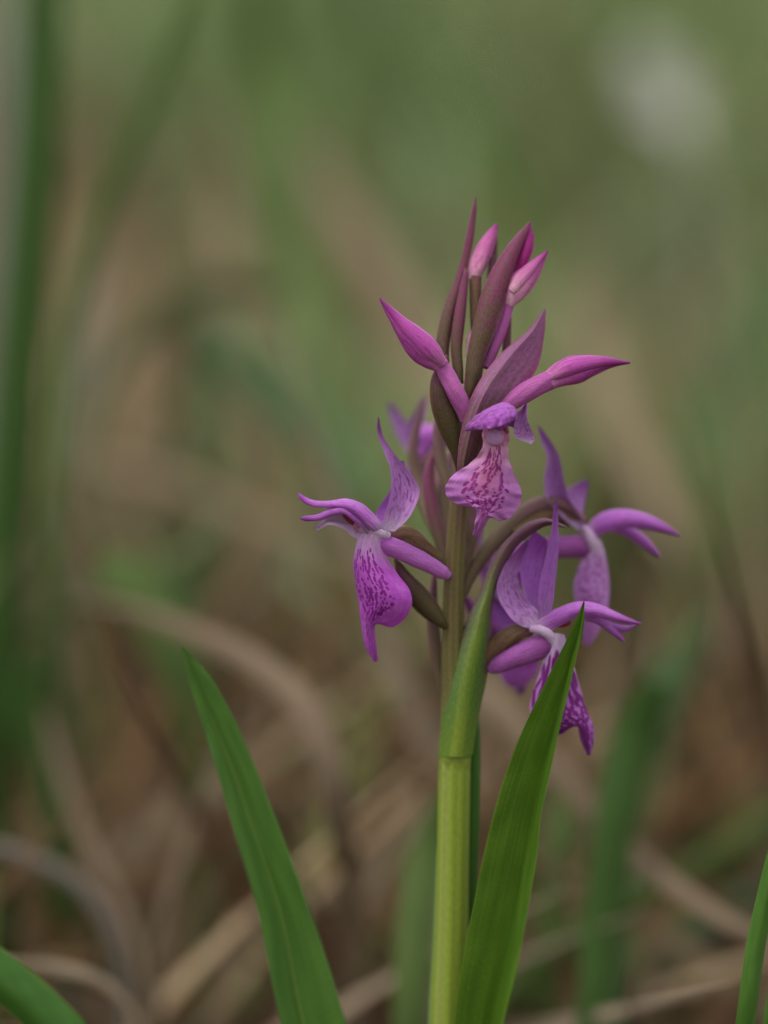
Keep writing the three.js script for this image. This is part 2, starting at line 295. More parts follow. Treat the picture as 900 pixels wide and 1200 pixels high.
function scatter(name, label, geometry, material, count, place, tint) {
  const im = shadows(new THREE.InstancedMesh(geometry, material, count)), m4 = new THREE.Matrix4(), q = new THREE.Quaternion(), e = new THREE.Euler(), c = new THREE.Color();
  for (let i = 0; i < count; i++) { const p = place(i); m4.compose(new THREE.Vector3(p.x, p.y, p.z), q.setFromEuler(e.set(p.rx ?? 0, p.ry ?? 0, p.rz ?? 0, 'YXZ')), new THREE.Vector3(p.sx ?? p.s, p.sy ?? p.s, p.sz ?? p.s)); im.setMatrixAt(i, m4); im.setColorAt(i, tint(p, c)); }
  im.name = name; tag(im, label, null, null, 'stuff'); scene.add(im); return im;
}
// how green (1) or straw-brown (0) the meadow is at a place
const greenness = (x, z) => 0.55 + 0.6 * N2(x * 3.2 + 3, z * 1.3 + 7) + 0.3 * N2(x * 8, z * 3) + 0.15 * clamp(x * 3, -1, 1);
const bare = (x, z) => ((x + 0.035) / 0.05) ** 2 + ((z + 0.42) / 0.16) ** 2 < 1 || ((x + 0.11) / 0.05) ** 2 + ((z + 0.3) / 0.08) ** 2 < 1; // two gaps where bare soil shows
const field = (near, far, pow = 1.6) => { const u = Math.pow(R(), pow), d = lerp(near, far, u), half = 0.16 + 0.30 * (d + 0.38); return { x: (R() * 2 - 1) * half, z: -d, d }; };
const GREENS = [[0.17, 0.235, 0.075], [0.23, 0.28, 0.1], [0.14, 0.22, 0.075], [0.31, 0.34, 0.17], [0.22, 0.28, 0.15]], STRAWS = [[0.38, 0.27, 0.15], [0.31, 0.2, 0.105], [0.42, 0.33, 0.19], [0.25, 0.15, 0.08], [0.34, 0.28, 0.17]];
const pick = (list, c, v = 0.25) => { const k = list[Math.floor(R() * list.length)], f = 1 + v * (R() * 2 - 1); return c.setRGB(k[0] * f, k[1] * f, k[2] * f); };
scatter('meadow_grass', 'blurred green meadow grass rising behind the orchid', tuftGeo(10, 21, 0.035, 0.6), massMat(), 2300, () => {
  let p; for (let k = 0; k < 30; k++) { p = field(0.28, 4.5); if (!bare(p.x, p.z) && greenness(p.x, p.z) > 0.1 + 0.6 * R()) break; }
  const h = (0.07 + 0.08 * R()) * (0.8 + 0.35 * p.d); return { x: p.x, y: groundH(p.x, p.z) - 0.003, z: p.z, s: h, ry: R() * 6.283 };
}, (p, c) => pick(GREENS, c));
scatter('dry_grass', 'blurred straw-brown dry grass among the green', tuftGeo(9, 33, 0.024, 0.9), massMat(), 2200, () => {
  let p; for (let k = 0; k < 30; k++) { p = field(0.3, 4.5); if (!bare(p.x, p.z) && greenness(p.x, p.z) < 0.75 * R() + 0.1) break; }
  const h = (0.05 + 0.07 * R()) * (0.8 + 0.35 * p.d); return { x: p.x, y: groundH(p.x, p.z) - 0.003, z: p.z, s: h, sy: h * (0.4 + 0.6 * R()), ry: R() * 6.283, rx: (R() - 0.5) * 0.8, rz: (R() - 0.5) * 0.8 };
}, (p, c) => pick(STRAWS, c));
const LITTER = [[0.16, 0.1, 0.055], [0.09, 0.055, 0.032], [0.22, 0.155, 0.09], [0.06, 0.04, 0.025], [0.15, 0.12, 0.09], [0.14, 0.065, 0.032], [0.05, 0.033, 0.02]];
scatter('plant_litter', 'brown litter of dead stalks and leaves covering the ground', grow({ h: 1, w: 0.06, lean: 0.05, droop: 0.35, twist: 1.4, n: 8 }), massMat(), 6000, () => {
  const near = R() < 0.7, d = near ? -0.1 + 0.7 * R() : 0.4 + 2 * R(), half = 0.22 + 0.25 * Math.max(0, d), x = (R() * 2 - 1) * half, z = -d, s = 0.015 + 0.055 * R() * R();
  return { x, z, y: groundH(x, z) + 0.0005 + 0.012 * R() * R(), s, rx: Math.PI / 2 * (0.75 + 0.35 * R()), ry: R() * 6.283, rz: 0 };
}, (p, c) => pick(LITTER, c, 0.35));
scatter('dead_grass', 'tangle of long dead grass stems lying across the litter', grow({ h: 1, w: 0.028, lean: 0.04, droop: 0.25, twist: 0.8, n: 10 }), massMat(), 2600, () => {
  const d = 0.08 + 0.43 * Math.pow(R(), 1.3), half = 0.1 + 0.3 * d, x = (R() * 2 - 1) * half, z = -d, s = 0.03 + 0.06 * R();
  return { x, z, y: groundH(x, z) + 0.001 + 0.006 * R(), s, ...(R() < 0.22 ? { s: 0.07 + 0.06 * R(), sx: 0.05 } : {}), rx: Math.PI / 2 * (R() < 0.22 ? R() - 0.5 : 0.3 + 0.7 * R()), ry: R() * 6.283, rz: 0 };
}, (p, c) => pick([[0.25, 0.16, 0.085], [0.36, 0.265, 0.16], [0.13, 0.075, 0.04], [0.24, 0.18, 0.125], [0.13, 0.17, 0.045], [0.08, 0.045, 0.025], [0.2, 0.11, 0.05]], c, 0.35));
scatter('moss', 'yellow-green moss tufts on the litter', tuftGeo(14, 55, 0.16, 1.1), massMat(), 1200, () => {
  let x, z; for (let k = 0; k < 30; k++) { const d = 0.02 + 0.75 * R(); x = (R() * 2 - 1) * (0.2 + 0.2 * d); z = -d; if (N2(x * 12 + 5, z * 9) > 0.15) break; }
  const s = 0.006 + 0.012 * R(); return { x, z, y: groundH(x, z), s, sy: s * 0.8, ry: R() * 6.283 };
}, (p, c) => pick([[0.2, 0.19, 0.04], [0.15, 0.16, 0.04], [0.24, 0.17, 0.05], [0.13, 0.15, 0.06]], c));

// ---------------------------------------------------------------- single blades and stalks in the blurred meadow
// rows of [x, y, metres behind the stem, width]; the last row is carried down to the ground unless it lies there
function stalk(name, label, category, group, rows, material, o = {}) {
  const pts = rows.map((p) => behind(p[0], p[1], p[2])), W = rows.map((p) => p[3] * (name === 'dead_stalk' ? 0.66 : 1) * S * (DIST + p[2]) / DIST), last = pts[pts.length - 1];
  const g0 = groundH(last.x, last.z);
  if (last.y > g0 + 0.002) { pts.push(new THREE.Vector3(last.x + (o.foot ?? 0), g0 - 0.002, last.z)); W.push(W[W.length - 1]); }
  for (const p of pts) p.y = Math.max(p.y, groundH(p.x, p.z) - (p === pts[pts.length - 1] ? 0.002 : -0.001));
  const root = pts[pts.length - 1].clone(), c = curve(pts), turn = o.turn ?? 0.2, fold = o.fold ?? 0.25;
  const g = grid(44, 6, (t, s) => {
    const p = c.getPoint(t), T = c.getPoint(Math.min(1, t + 0.01)).sub(c.getPoint(Math.max(0, t - 0.01))).normalize(), side = T.clone().cross(BACK).normalize(), nor = side.clone().cross(T).normalize(), a = turn + (o.twist ?? 0.3) * t, x = 2 * s - 1, w = scalarAt(W.map((q) => q * 1e5), t) / 2e5;
    p.addScaledVector(side, x * w * Math.cos(a)).addScaledVector(nor, x * w * Math.sin(a)).addScaledVector(nor, w * fold * (0.5 - Math.abs(x)));
    return p.sub(root);
  }, (t, s) => [s, t], [], 0.0003);
  const m = shadows(new THREE.Mesh(g, material)); m.name = numbered(name); m.position.copy(root); tag(m, label, category, group); scene.add(m); return m;
}
const G = (r, g, b) => bladeMat(new THREE.Color(r, g, b));
const gDark = G(0.06, 0.125, 0.022), gMid = G(0.12, 0.185, 0.045), gBlue = G(0.13, 0.22, 0.08), gPale = G(0.25, 0.28, 0.12), sPale = G(0.36, 0.27, 0.18), sBrown = G(0.27, 0.19, 0.12), sGrey = G(0.24, 0.2, 0.155), sTan = G(0.36, 0.26, 0.16), wPale = G(0.66, 0.65, 0.54), wDim = G(0.36, 0.38, 0.28), gMid2 = leafy(leafTex([46, 84, 20], [64, 104, 30], 12, { specks: false })), gFresh = leafy(leafTex([64, 102, 30], [82, 122, 40], 7, { specks: false }));
const GB = 'green grass blades around the orchid', DB = 'dead grass stalks in the litter behind the orchid';
stalk('grass_blade', 'wide dark green blurred blade standing upright along the left edge', 'grass blade', GB, [[62, -140, 0.118, 30], [52, 0, 0.118, 46], [42, 200, 0.113, 56], [24, 420, 0.108, 58], [6, 640, 0.103, 60], [-8, 860, 0.100, 54]], gDark);
stalk('grass_blade', 'thin dark green blurred blade arching up to the top edge, left of centre', 'grass blade', GB, [[250, -60, 0.122, 10], [205, 40, 0.118, 22], [160, 150, 0.114, 26], [110, 270, 0.111, 26], [78, 400, 0.108, 26], [60, 620, 0.100, 26]], gMid);
stalk('dry_leaf', 'pale whitish dry blade in the top left corner', 'dry leaf', null, [[-20, -120, 0.2, 26], [0, 20, 0.2, 34], [10, 140, 0.2, 32], [-4, 280, 0.2, 28], [-24, 480, 0.2, 24]], wDim);
stalk('grass_blade', 'broad pale olive arching blade beneath the thin dark blade, left of centre', 'grass blade', GB, [[330, 345, 0.180, 26], [250, 338, 0.180, 44], [180, 372, 0.171, 50], [130, 430, 0.162, 44], [100, 520, 0.153, 36], [92, 700, 0.144, 30]], gPale, { turn: 0.9 });
stalk('grass_blade', 'bluish green broad leaf tip low behind the left side of the spike', 'grass blade', GB, [[440, 600, 0.132, 14], [400, 540, 0.142, 62], [335, 475, 0.162, 78], [270, 420, 0.193, 60], [230, 400, 0.223, 44]], gBlue, { turn: 0.5 });
stalk('grass_blade', 'dark green leaf lying just above the left orchid leaf tip', 'grass blade', GB, [[120, 655, 0.1, 30], [165, 690, 0.1, 84], [205, 760, 0.1, 84], [222, 850, 0.1, 50], [230, 960, 0.1, 30]], gMid, { turn: 0.7 });
stalk('grass_blade', 'green blurred blade standing in the lower left, left of the left orchid leaf', 'grass blade', GB, [[40, 760, 0.1, 16], [30, 830, 0.1, 40], [50, 900, 0.1, 40], [70, 1000, 0.1, 30]], gDark);
stalk('grass_blade', 'upright dark green blurred blade between the front orchid leaf and the right edge', 'grass blade', GB, [[770, 800, 0.068, 34], [745, 860, 0.068, 58], [722, 960, 0.063, 56], [706, 1080, 0.059, 50], [694, 1230, 0.054, 46]], gDark);
stalk('grass_blade', 'light green blurred blade tip above the upright dark blade at right', 'grass blade', GB, [[830, 720, 0.104, 14], [790, 790, 0.104, 50], [752, 870, 0.100, 60], [730, 980, 0.096, 46], [725, 1100, 0.088, 36]], gBlue);
stalk('grass_blade', 'long green blade slanting from the right edge down to the front leaf', 'grass blade', GB, [[1010, 880, 0.116, 20], [900, 968, 0.109, 40], [800, 1028, 0.094, 36], [700, 1080, 0.080, 34], [610, 1150, 0.072, 30], [560, 1240, 0.072, 24]], gMid);
stalk('grass_blade', 'greyish green blade below and parallel to the long slanting blade', 'grass blade', GB, [[930, 1010, 0.130, 20], [850, 1075, 0.117, 34], [770, 1130, 0.104, 36], [690, 1185, 0.091, 34], [620, 1260, 0.078, 28]], G(0.13, 0.19, 0.11));
stalk('grass_blade', 'sharp green grass blade rising in the bottom right corner', 'grass blade', GB, [[916, 960, -0.004, 14], [900, 1040, -0.004, 22], [886, 1110, -0.004, 25], [878, 1170, -0.004, 26], [868, 1260, -0.002, 26]], gFresh, { fold: 0.7 });
stalk('grass_blade', 'narrow green blade just entering the frame at the bottom right corner edge', 'grass blade', GB, [[912, 1120, 0.004, 5], [903, 1170, 0.004, 9], [896, 1230, 0.004, 11]], gFresh);
stalk('grass_blade', 'broad bright green blade crossing the bottom left corner', 'grass blade', GB, [[-70, 1076, -0.02, 26], [0, 1144, -0.02, 52], [50, 1188, -0.02, 54], [110, 1256, -0.02, 54], [200, 1400, -0.016, 44]], gMid2, { fold: 0.6 });
stalk('grass_blade', 'soft green blade hugging the left side of the lower stem behind it', 'grass blade', GB, [[520, 930, 0.06, 20], [505, 990, 0.06, 44], [490, 1080, 0.055, 50], [480, 1210, 0.05, 44]], gMid);
stalk('grass_blade', 'faint green blade behind the lower right of the front leaf', 'grass blade', GB, [[650, 890, 0.1, 20], [662, 940, 0.1, 44], [650, 1020, 0.095, 40], [640, 1120, 0.09, 34]], gMid);
stalk('dead_stalk', 'pale brown flat stalk bending down beside the left orchid leaf', 'dead stalk', DB, [[60, 700, 0.106, 6], [150, 714, 0.094, 22], [225, 742, 0.083, 38], [300, 778, 0.073, 48], [360, 832, 0.065, 56], [390, 910, 0.062, 56], [402, 985, 0.065, 48], [412, 1040, 0.075, 40]], sBrown);
stalk('dead_stalk', 'pale straw blade arching from the left edge at mid height', 'dead stalk', DB, [[260, 600, 0.13, 10], [220, 650, 0.12, 24], [130, 690, 0.115, 36], [50, 728, 0.11, 36], [-40, 770, 0.1, 30], [-100, 900, 0.1, 28]], gPale, { turn: 0.3 });
stalk('dead_stalk', 'grey stalk curving down from the left edge low in the frame', 'dead stalk', DB, [[-40, 985, 0.070, 26], [40, 1008, 0.070, 30], [95, 1040, 0.070, 30], [128, 1085, 0.070, 28], [142, 1150, 0.070, 24], [148, 1230, 0.070, 22]], sGrey);
stalk('dead_stalk', 'brown stalk slanting across the lower left litter', 'dead stalk', DB, [[40, 770, 0.112, 4], [60, 860, 0.098, 16], [80, 930, 0.092, 24], [105, 990, 0.087, 26], [150, 1080, 0.081, 22], [170, 1180, 0.073, 20]], sBrown);
stalk('dead_stalk', 'light straw stalk lying flat at the lower left beside the green corner blade', 'dead stalk', DB, [[-30, 1126, 0.05, 4], [30, 1130, 0.045, 14], [75, 1138, 0.045, 28], [120, 1152, 0.045, 20], [160, 1200, 0.045, 14]], sPale);
stalk('dead_stalk', 'straw stalk leaning left behind the left orchid leaf', 'dead stalk', DB, [[310, 790, 0.1, 3], [262, 890, 0.09, 12], [235, 950, 0.085, 24], [210, 1020, 0.08, 24], [185, 1110, 0.075, 20]], sBrown);
stalk('dead_stalk', 'pale broad stalk slanting down right from behind the stem to the front leaf', 'dead stalk', DB, [[520, 760, 0.09, 20], [580, 825, 0.08, 56], [650, 900, 0.075, 50], [740, 1000, 0.07, 40], [850, 1080, 0.06, 34], [900, 1110, 0.055, 20]], sBrown);
stalk('dead_stalk', 'thin straw stalk crossing behind the left flower down to the right', 'dead stalk', DB, [[60, 540, 0.220, 20], [180, 560, 0.210, 34], [300, 610, 0.200, 34], [400, 650, 0.190, 30], [520, 720, 0.180, 26]], sTan);
stalk('dead_stalk', 'broad blurred tan stalk slanting behind the top left of the spike', 'dead stalk', DB, [[340, 150, 0.288, 30], [385, 230, 0.278, 60], [440, 310, 0.269, 66], [500, 410, 0.259, 60], [560, 540, 0.240, 50]], sTan);
stalk('dead_stalk', 'blurred tan stalk slanting to the right of the spike at mid height', 'dead stalk', DB, [[660, 330, 0.288, 30], [700, 430, 0.269, 56], [745, 540, 0.250, 60], [800, 640, 0.230, 50], [850, 760, 0.211, 40]], sTan);
stalk('dead_stalk', 'upright rosy brown stalk blurred in the upper left quarter', 'dead stalk', DB, [[255, 130, 0.26, 20], [262, 230, 0.26, 36], [268, 320, 0.25, 36], [280, 440, 0.24, 30]], sTan);
stalk('dead_stalk', 'upright pale pinkish stalk blurred beside the left edge blade', 'dead stalk', DB, [[118, 300, 0.2, 16], [102, 400, 0.19, 34], [98, 490, 0.18, 36], [90, 620, 0.16, 30]], sGrey);
stalk('grass_blade', 'long pale green blurred blade slanting behind the upper right of the spike', 'grass blade', GB, [[480, 60, 0.390, 20], [560, 190, 0.374, 40], [640, 330, 0.359, 50], [700, 450, 0.335, 46], [740, 560, 0.312, 40]], gMid);
stalk('grass_blade', 'green blurred blade standing in the upper left between tan patches', 'grass blade', GB, [[300, -40, 0.280, 30], [312, 90, 0.280, 56], [330, 220, 0.266, 60], [370, 350, 0.252, 54], [390, 480, 0.231, 44]], gMid);
stalk('dry_leaf', 'pale grey-white dry leaf blurred at the upper right', 'dry leaf', null, [[735, 55, 0.42, 14], [758, 80, 0.42, 60], [783, 118, 0.42, 66], [800, 146, 0.415, 24], [815, 200, 0.41, 5], [830, 380, 0.39, 4]], wPale, { turn: 0.1 });
stalk('grass_blade', 'bluish green blurred blade along the right edge at mid height', 'grass blade', GB, [[930, 300, 0.34, 40], [890, 400, 0.33, 70], [850, 480, 0.32, 66], [830, 600, 0.3, 50]], gBlue);
stalk('grass_blade', 'green blurred blade at the right edge below the bluish one', 'grass blade', GB, [[880, 520, 0.24, 30], [850, 590, 0.23, 56], [820, 670, 0.22, 50], [800, 780, 0.2, 40]], gMid);

// ---------------------------------------------------------------- the orchid
const orchid = new THREE.Group(); orchid.name = 'orchid'; scene.add(orchid);
tag(orchid, 'purple spotted wild orchid with a flower spike and narrow green leaves', 'orchid');
const P = (name, geometry, material, parent = orchid, label) => part(name, geometry, material, parent, label);
// stem and sheath
P('stem', tube([[578, 300, -4, 3], [570, 360, -4, 6], [556, 440, -2, 9], [545, 520, 0, 10], [537, 600, 0, 11], [532, 680, 0, 12], [531, 760, 0, 13.5], [533, 830, 0, 15.5], [533, 872, 0, 16.5], [533, 890, 0, 18.4], [531, 1000, 0, 18.6], [529, 1100, 0, 19.5], [526, 1200, 0, 21.5], [530, 1450, 0, 23], [534, 1720, 0, 25]], { n: 120, m: 36, lobes: 9, amp: 0.03, twist: 0.6 }), M.stem);
P('stem_node', tube([[533, 876, 0, 18.2], [533, 884, 0, 18.9], [533, 889, 0, 19], [533, 899, 0, 18.3]], { n: 12, m: 36, bend: 0.02 }), M.node);
P('leaf_sheath', patch([[552, 822, -14], [547, 850, -10], [545, 960, -9], [542, 1100, -10], [536, 1250, -18], [536, 1700, -10]], [[555, 820, -14], [557, 850, -6], [557, 960, -5], [552, 1100, -8], [545, 1250, -18], [542, 1700, -20]], [[558, 822, -14], [562, 855, -9], [562, 960, -9], [557, 1100, -12], [550, 1250, -30], [548, 1700, -24]], { m: 8 }), M.sheath);
P('leaf_sheath', patch([[512, 990, -8], [507, 1100, -8], [501, 1220, -8], [508, 1450, -8], [518, 1700, -6]], [[516, 988, 6], [513, 1100, 8], [508, 1220, 8], [514, 1450, 6], [526, 1700, 0]], [[519, 990, 14], [519, 1100, 16], [516, 1220, 16], [522, 1450, 12], [532, 1700, 10]], { m: 8 }), leafy(leafTex([112, 138, 78], [134, 152, 92], 9, { specks: false })));
// basal leaves
P('leaf', patch(
  [[684, 704, 62], [671, 735, 60], [653, 772, 58], [634, 810, 56], [611, 858, 54], [593, 905, 52], [578, 955, 50], [565, 1010, 48], [555, 1060, 46], [545, 1110, 44], [532, 1200, 40], [524, 1380, 24], [530, 1700, 6]],
  [[684.5, 704, 62], [679, 735, 55], [668, 775, 49], [658, 815, 44], [646, 862, 38], [635, 905, 34], [624, 955, 30], [614, 1010, 27], [604, 1060, 25], [593, 1112, 22], [574, 1200, 16], [549, 1380, 2], [537, 1700, -8]],
  [[685.2, 706, 62], [682, 736, 60], [674, 776, 58], [664.5, 818, 55], [654, 862, 51], [645, 905, 47], [634, 955, 43], [629, 1005, 40], [619.5, 1060, 38], [610, 1115, 36], [590, 1200, 32], [556, 1380, 18], [541, 1700, 4]],
  { n: 140, m: 24, th: 4, crease: 1.15, belly: 0.02, ruffle: 1.2, freq: 6, seed: 31 }), M.leafFront, orchid, 'sharp dark green leaf in front of the flower spike');
P('leaf', patch(
  [[212, 757, -30], [222, 800, -28], [243, 866, -25], [270, 960, -20], [300, 1060, -16], [330, 1200, -12], [400, 1420, -8], [524, 1700, -4]],
  [[214, 757, -30], [236, 812, -37], [262, 875, -38], [296, 970, -38], [328, 1068, -37], [356, 1200, -34], [428, 1420, -18], [530, 1700, -10]],
  [[216, 758, -31], [246, 792, -30], [276, 845, -27], [318, 945, -23], [359, 1055, -18], [406, 1200, -14], [462, 1420, -10], [536, 1700, -5]],
  { n: 120, m: 22, th: 4, crease: 1.2, belly: 0.03, ruffle: 1.5, freq: 5, seed: 41 }), M.leafLeft, orchid, 'green leaf with a pale midrib leaning out to the left');
// bracts
P('bract', patch(
  [[664, 617, 12], [640, 607, 6], [615, 614, 6], [597, 629, 8], [583, 645, 6], [571, 668, 4], [563, 692, 2], [551, 717, 0], [540, 746, 0], [531, 776, 2], [523, 812, 5], [517, 850, 8], [514, 886, 6]],
  [[663, 618, 14], [641, 611, 16], [618, 620, 18], [600, 634, 22], [588, 650, 26], [578, 673, 28], [570, 700, 30], [563, 725, 31], [557, 753, 31], [550, 783, 30], [544, 815, 28], [539, 852, 26], [534, 887, 24]],
  [[664, 619, 12], [642, 616, 6], [621, 628, 4], [605, 642, 4], [594, 660, 2], [583, 684, 0], [578, 710, -2], [576, 736, -4], [575, 762, -4], [571, 792, 0], [565, 822, 3], [558, 855, 6], [554, 886, 6]],
  { n: 90, m: 22, th: 3, ruffle: 0.8, seed: 51 }), M.bractGreen, orchid, 'lowest bract, green with a wine-purple arching tip');
P('bract', strip([[686, 614, -80, 3], [668, 596, -80, 11], [642, 590, -78, 18], [616, 601, -70, 22], [591, 622, -56, 21], [568, 648, -36, 17], [551, 676, -16, 13], [541, 705, -2, 8]], { turn: [0.8, 0.1, -0.4, 0.2], cup: 0.9, th: 3, m: 16, n: 60 }), M.bractFaint, orchid);
P('bract', strip([[463, 655, 12, 4], [474, 676, 12, 18], [490, 698, 12, 26], [507, 718, 13, 22], [523, 736, 14, 8]], { turn: [0.3, -0.1], cup: 0.6, th: 3 }), M.bractDark);
P('bract', strip([[557, 230, 12, 1.5], [554, 252, 10, 5], [550, 280, 9, 8.5], [545, 304, 7, 9], [538, 330, 6, 12], [530, 352, 6, 15], [522, 380, 6, 17], [518, 412, 6, 16], [524, 448, 6, 12]], { turn: [0.6, 0.1, -0.4, 0.1], cup: 0.9, n: 60 }), M.bract);
P('bract', strip([[546, 314, 14, 3], [543, 340, 15, 10], [538, 372, 16, 14], [535, 405, 15, 14], [539, 450, 12, 11]], { turn: [0.5, -0.2, 0.3], cup: 0.9 }), M.bract);
P('bract', strip([[621, 260, 18, 2], [610, 279, 21, 12], [598, 301, 24, 20], [586, 326, 27, 27], [575, 354, 28, 32], [566, 384, 27, 29], [558, 415, 24, 22], [550, 465, 18, 15]], { turn: [0.5, 0.1, -0.3, 0.1], cup: 0.9, th: 3, n: 60, m: 14 }), M.bract, orchid, 'tall wine-purple bract with an olive base');
P('bract', patch(
  [[638, 362, 14], [618, 388, 18], [590, 411, 26], [566, 440, 34], [550, 470, 40], [540, 505, 40], [536, 535, 36], [536, 560, 28], [539, 584, 14]],
  [[639, 362, 14], [624, 388, 24], [602, 413, 32], [580, 442, 41], [563, 472, 47], [551, 508, 48], [545, 537, 45], [542, 562, 34], [541, 585, 17]],
  [[640, 363, 14], [637, 400, 8], [630, 430, 6], [612, 456, 12], [590, 486, 22], [572, 515, 28], [562, 540, 28], [553, 564, 22], [545, 586, 14]],
  { n: 60, m: 20, th: 3, ruffle: 1.2, seed: 61, crease: 1.25, belly: -0.03 }), M.bractMauve, orchid, 'broad mauve bract pointing up to the right behind the front flower');
P('bract', strip([[524, 416, 26, 4], [516, 444, 26, 20], [519, 470, 26, 28], [528, 500, 26, 28], [537, 530, 24, 18], [541, 560, 18, 10]], { turn: [0.4, 0], cup: 0.7, th: 3 }), M.bractDark);
P('bract', strip([[598, 358, -14, 3], [595, 384, -14, 9], [593, 412, -12, 10], [588, 450, -8, 8]], { cup: 0.4 }), M.bract);
P('bract', strip([[581, 268, -12, 3], [579, 290, -12, 8], [576, 318, -10, 10], [572, 356, -8, 9]], { cup: 0.4 }), M.bract);
P('bract', strip([[496, 466, -130, 2], [491, 490, -126, 8], [485, 520, -120, 12], [488, 560, -110, 14], [500, 600, -80, 14], [518, 640, -36, 10]], { cup: 0.5, turn: [0.4, -0.2] }), M.bractFaint);
P('bract', strip([[532, 520, -100, 4], [521, 560, -84, 20], [518, 600, -60, 20], [524, 650, -30, 12]], { cup: 0.5 }), M.bractFaint);
P('bract', strip([[509, 668, -34, 4], [507, 715, -30, 14], [512, 765, -20, 16], [522, 818, -8, 12]], { cup: 0.5, turn: [0.5, 0.3] }), M.bractFaint);

P('bract', strip([[508, 528, -70, 3], [503, 556, -62, 13], [506, 590, -50, 17], [515, 630, -34, 15], [525, 672, -16, 9]], { cup: 0.9, turn: [0.5, -0.4] }), M.bract);
P('bract', strip([[540, 560, -40, 4], [552, 590, -40, 15], [553, 622, -32, 17], [546, 660, -20, 12], [538, 694, -8, 7]], { cup: 0.9, turn: [-0.3, 0.3] }), M.bractFaint);
P('bract', strip([[520, 470, -60, 3], [514, 500, -56, 12], [516, 535, -46, 15], [526, 572, -28, 13], [534, 606, -12, 8]], { cup: 0.9, turn: [0.3, -0.3] }), M.bractFaint);
// buds
function bud(rows, ovary, mb, mo, label, o = {}) {
  const b = new THREE.Group(); b.name = 'bud'; orchid.add(b); if (label) b.userData.label = label;
  P('bud_hood', tube(rows, { lobes: 3, amp: 0.09, twist: o.twist ?? 1.2, n: 40, m: 30, bend: 0.05, seed: o.seed ?? 1 }), mb, b);
  if (ovary) P('ovary', tube(ovary, { lobes: 6, amp: 0.04, twist: 1.5, n: 30, m: 24 }), mo, b);
  if (o.seam) P('sepal', strip(o.seam, { cup: 1.0, th: 1.5, turn: o.turn ?? 0.3 }), mb, b);
}
bud([[445.5, 350, 38, 1.5], [455, 363, 39, 5], [467, 378, 39, 9], [481, 393, 39, 14.5], [496, 408, 39, 17], [509, 420, 38, 14], [519, 429, 37, 9]], [[517, 427, 37, 8], [524, 440, 36, 10], [533, 458, 35, 10.5], [541, 475, 33, 9.5], [546, 492, 30, 7]], M.bud, M.ovaryPink, 'magenta pointed bud on the left of the spike', { seam: [[447, 352, 42, 3], [468, 375, 48, 12], [488, 393, 54, 22], [506, 410, 55, 24], [520, 427, 48, 10]], seed: 2 });
bud([[738, 425, 10, 1.5], [722, 425, 11, 4.5], [704, 427, 12, 9], [686, 431, 13, 14.5], [669, 436, 14, 16.5], [655, 441, 14, 14], [644, 446, 14, 11]], [[648, 444, 14, 11], [632, 451, 15, 12], [614, 461, 17, 11.5], [598, 472, 20, 10], [580, 486, 22, 8]], M.bud, M.ovaryPink, 'magenta pointed bud stretching out to the right', { seam: [[734, 425, 14, 3], [708, 424, 22, 12], [684, 428, 28, 20], [664, 434, 30, 20], [647, 443, 24, 10]], seed: 3 });
bud([[641.5, 294, 16, 1.5], [633, 305, 17, 6], [623, 318, 18, 11], [611, 333, 18, 14.5], [601, 347, 18, 12.5], [595, 357, 17, 7]], [[596, 355, 16, 7], [590, 376, 14, 7.5], [580, 404, 10, 7], [570, 430, 6, 6]], M.budPale, M.ovaryPink, 'pink bud at the upper right of the spike', { seed: 4, seam: [[640, 296, 20, 3], [625, 313, 28, 11], [612, 328, 32, 15], [601, 342, 31, 12]] });
bud([[582, 263, 2, 2], [577, 273, 3, 6], [570, 288, 4, 9.5], [563, 304, 4, 11], [558, 318, 4, 9], [556, 328, 4, 6]], [[557, 324, 4, 7], [557, 345, 3, 7], [558, 370, 2, 7], [558, 400, 2, 6]], M.budPale, M.ovaryBrown, 'pale pink bud near the top of the spike', { seed: 5 });
bud([[621, 263, 12, 1.5], [620, 276, 13, 5.5], [617, 291, 14, 8], [611, 306, 13, 8], [603, 322, 8, 6]], null, M.budDeep, null, 'deep magenta bud half hidden by the tallest bract', { seed: 6 });
bud([[566, 372, 8, 2], [561, 384, 9, 6], [556, 400, 9, 8], [552, 418, 8, 6]], null, M.budPale, null, null, { seed: 7 });

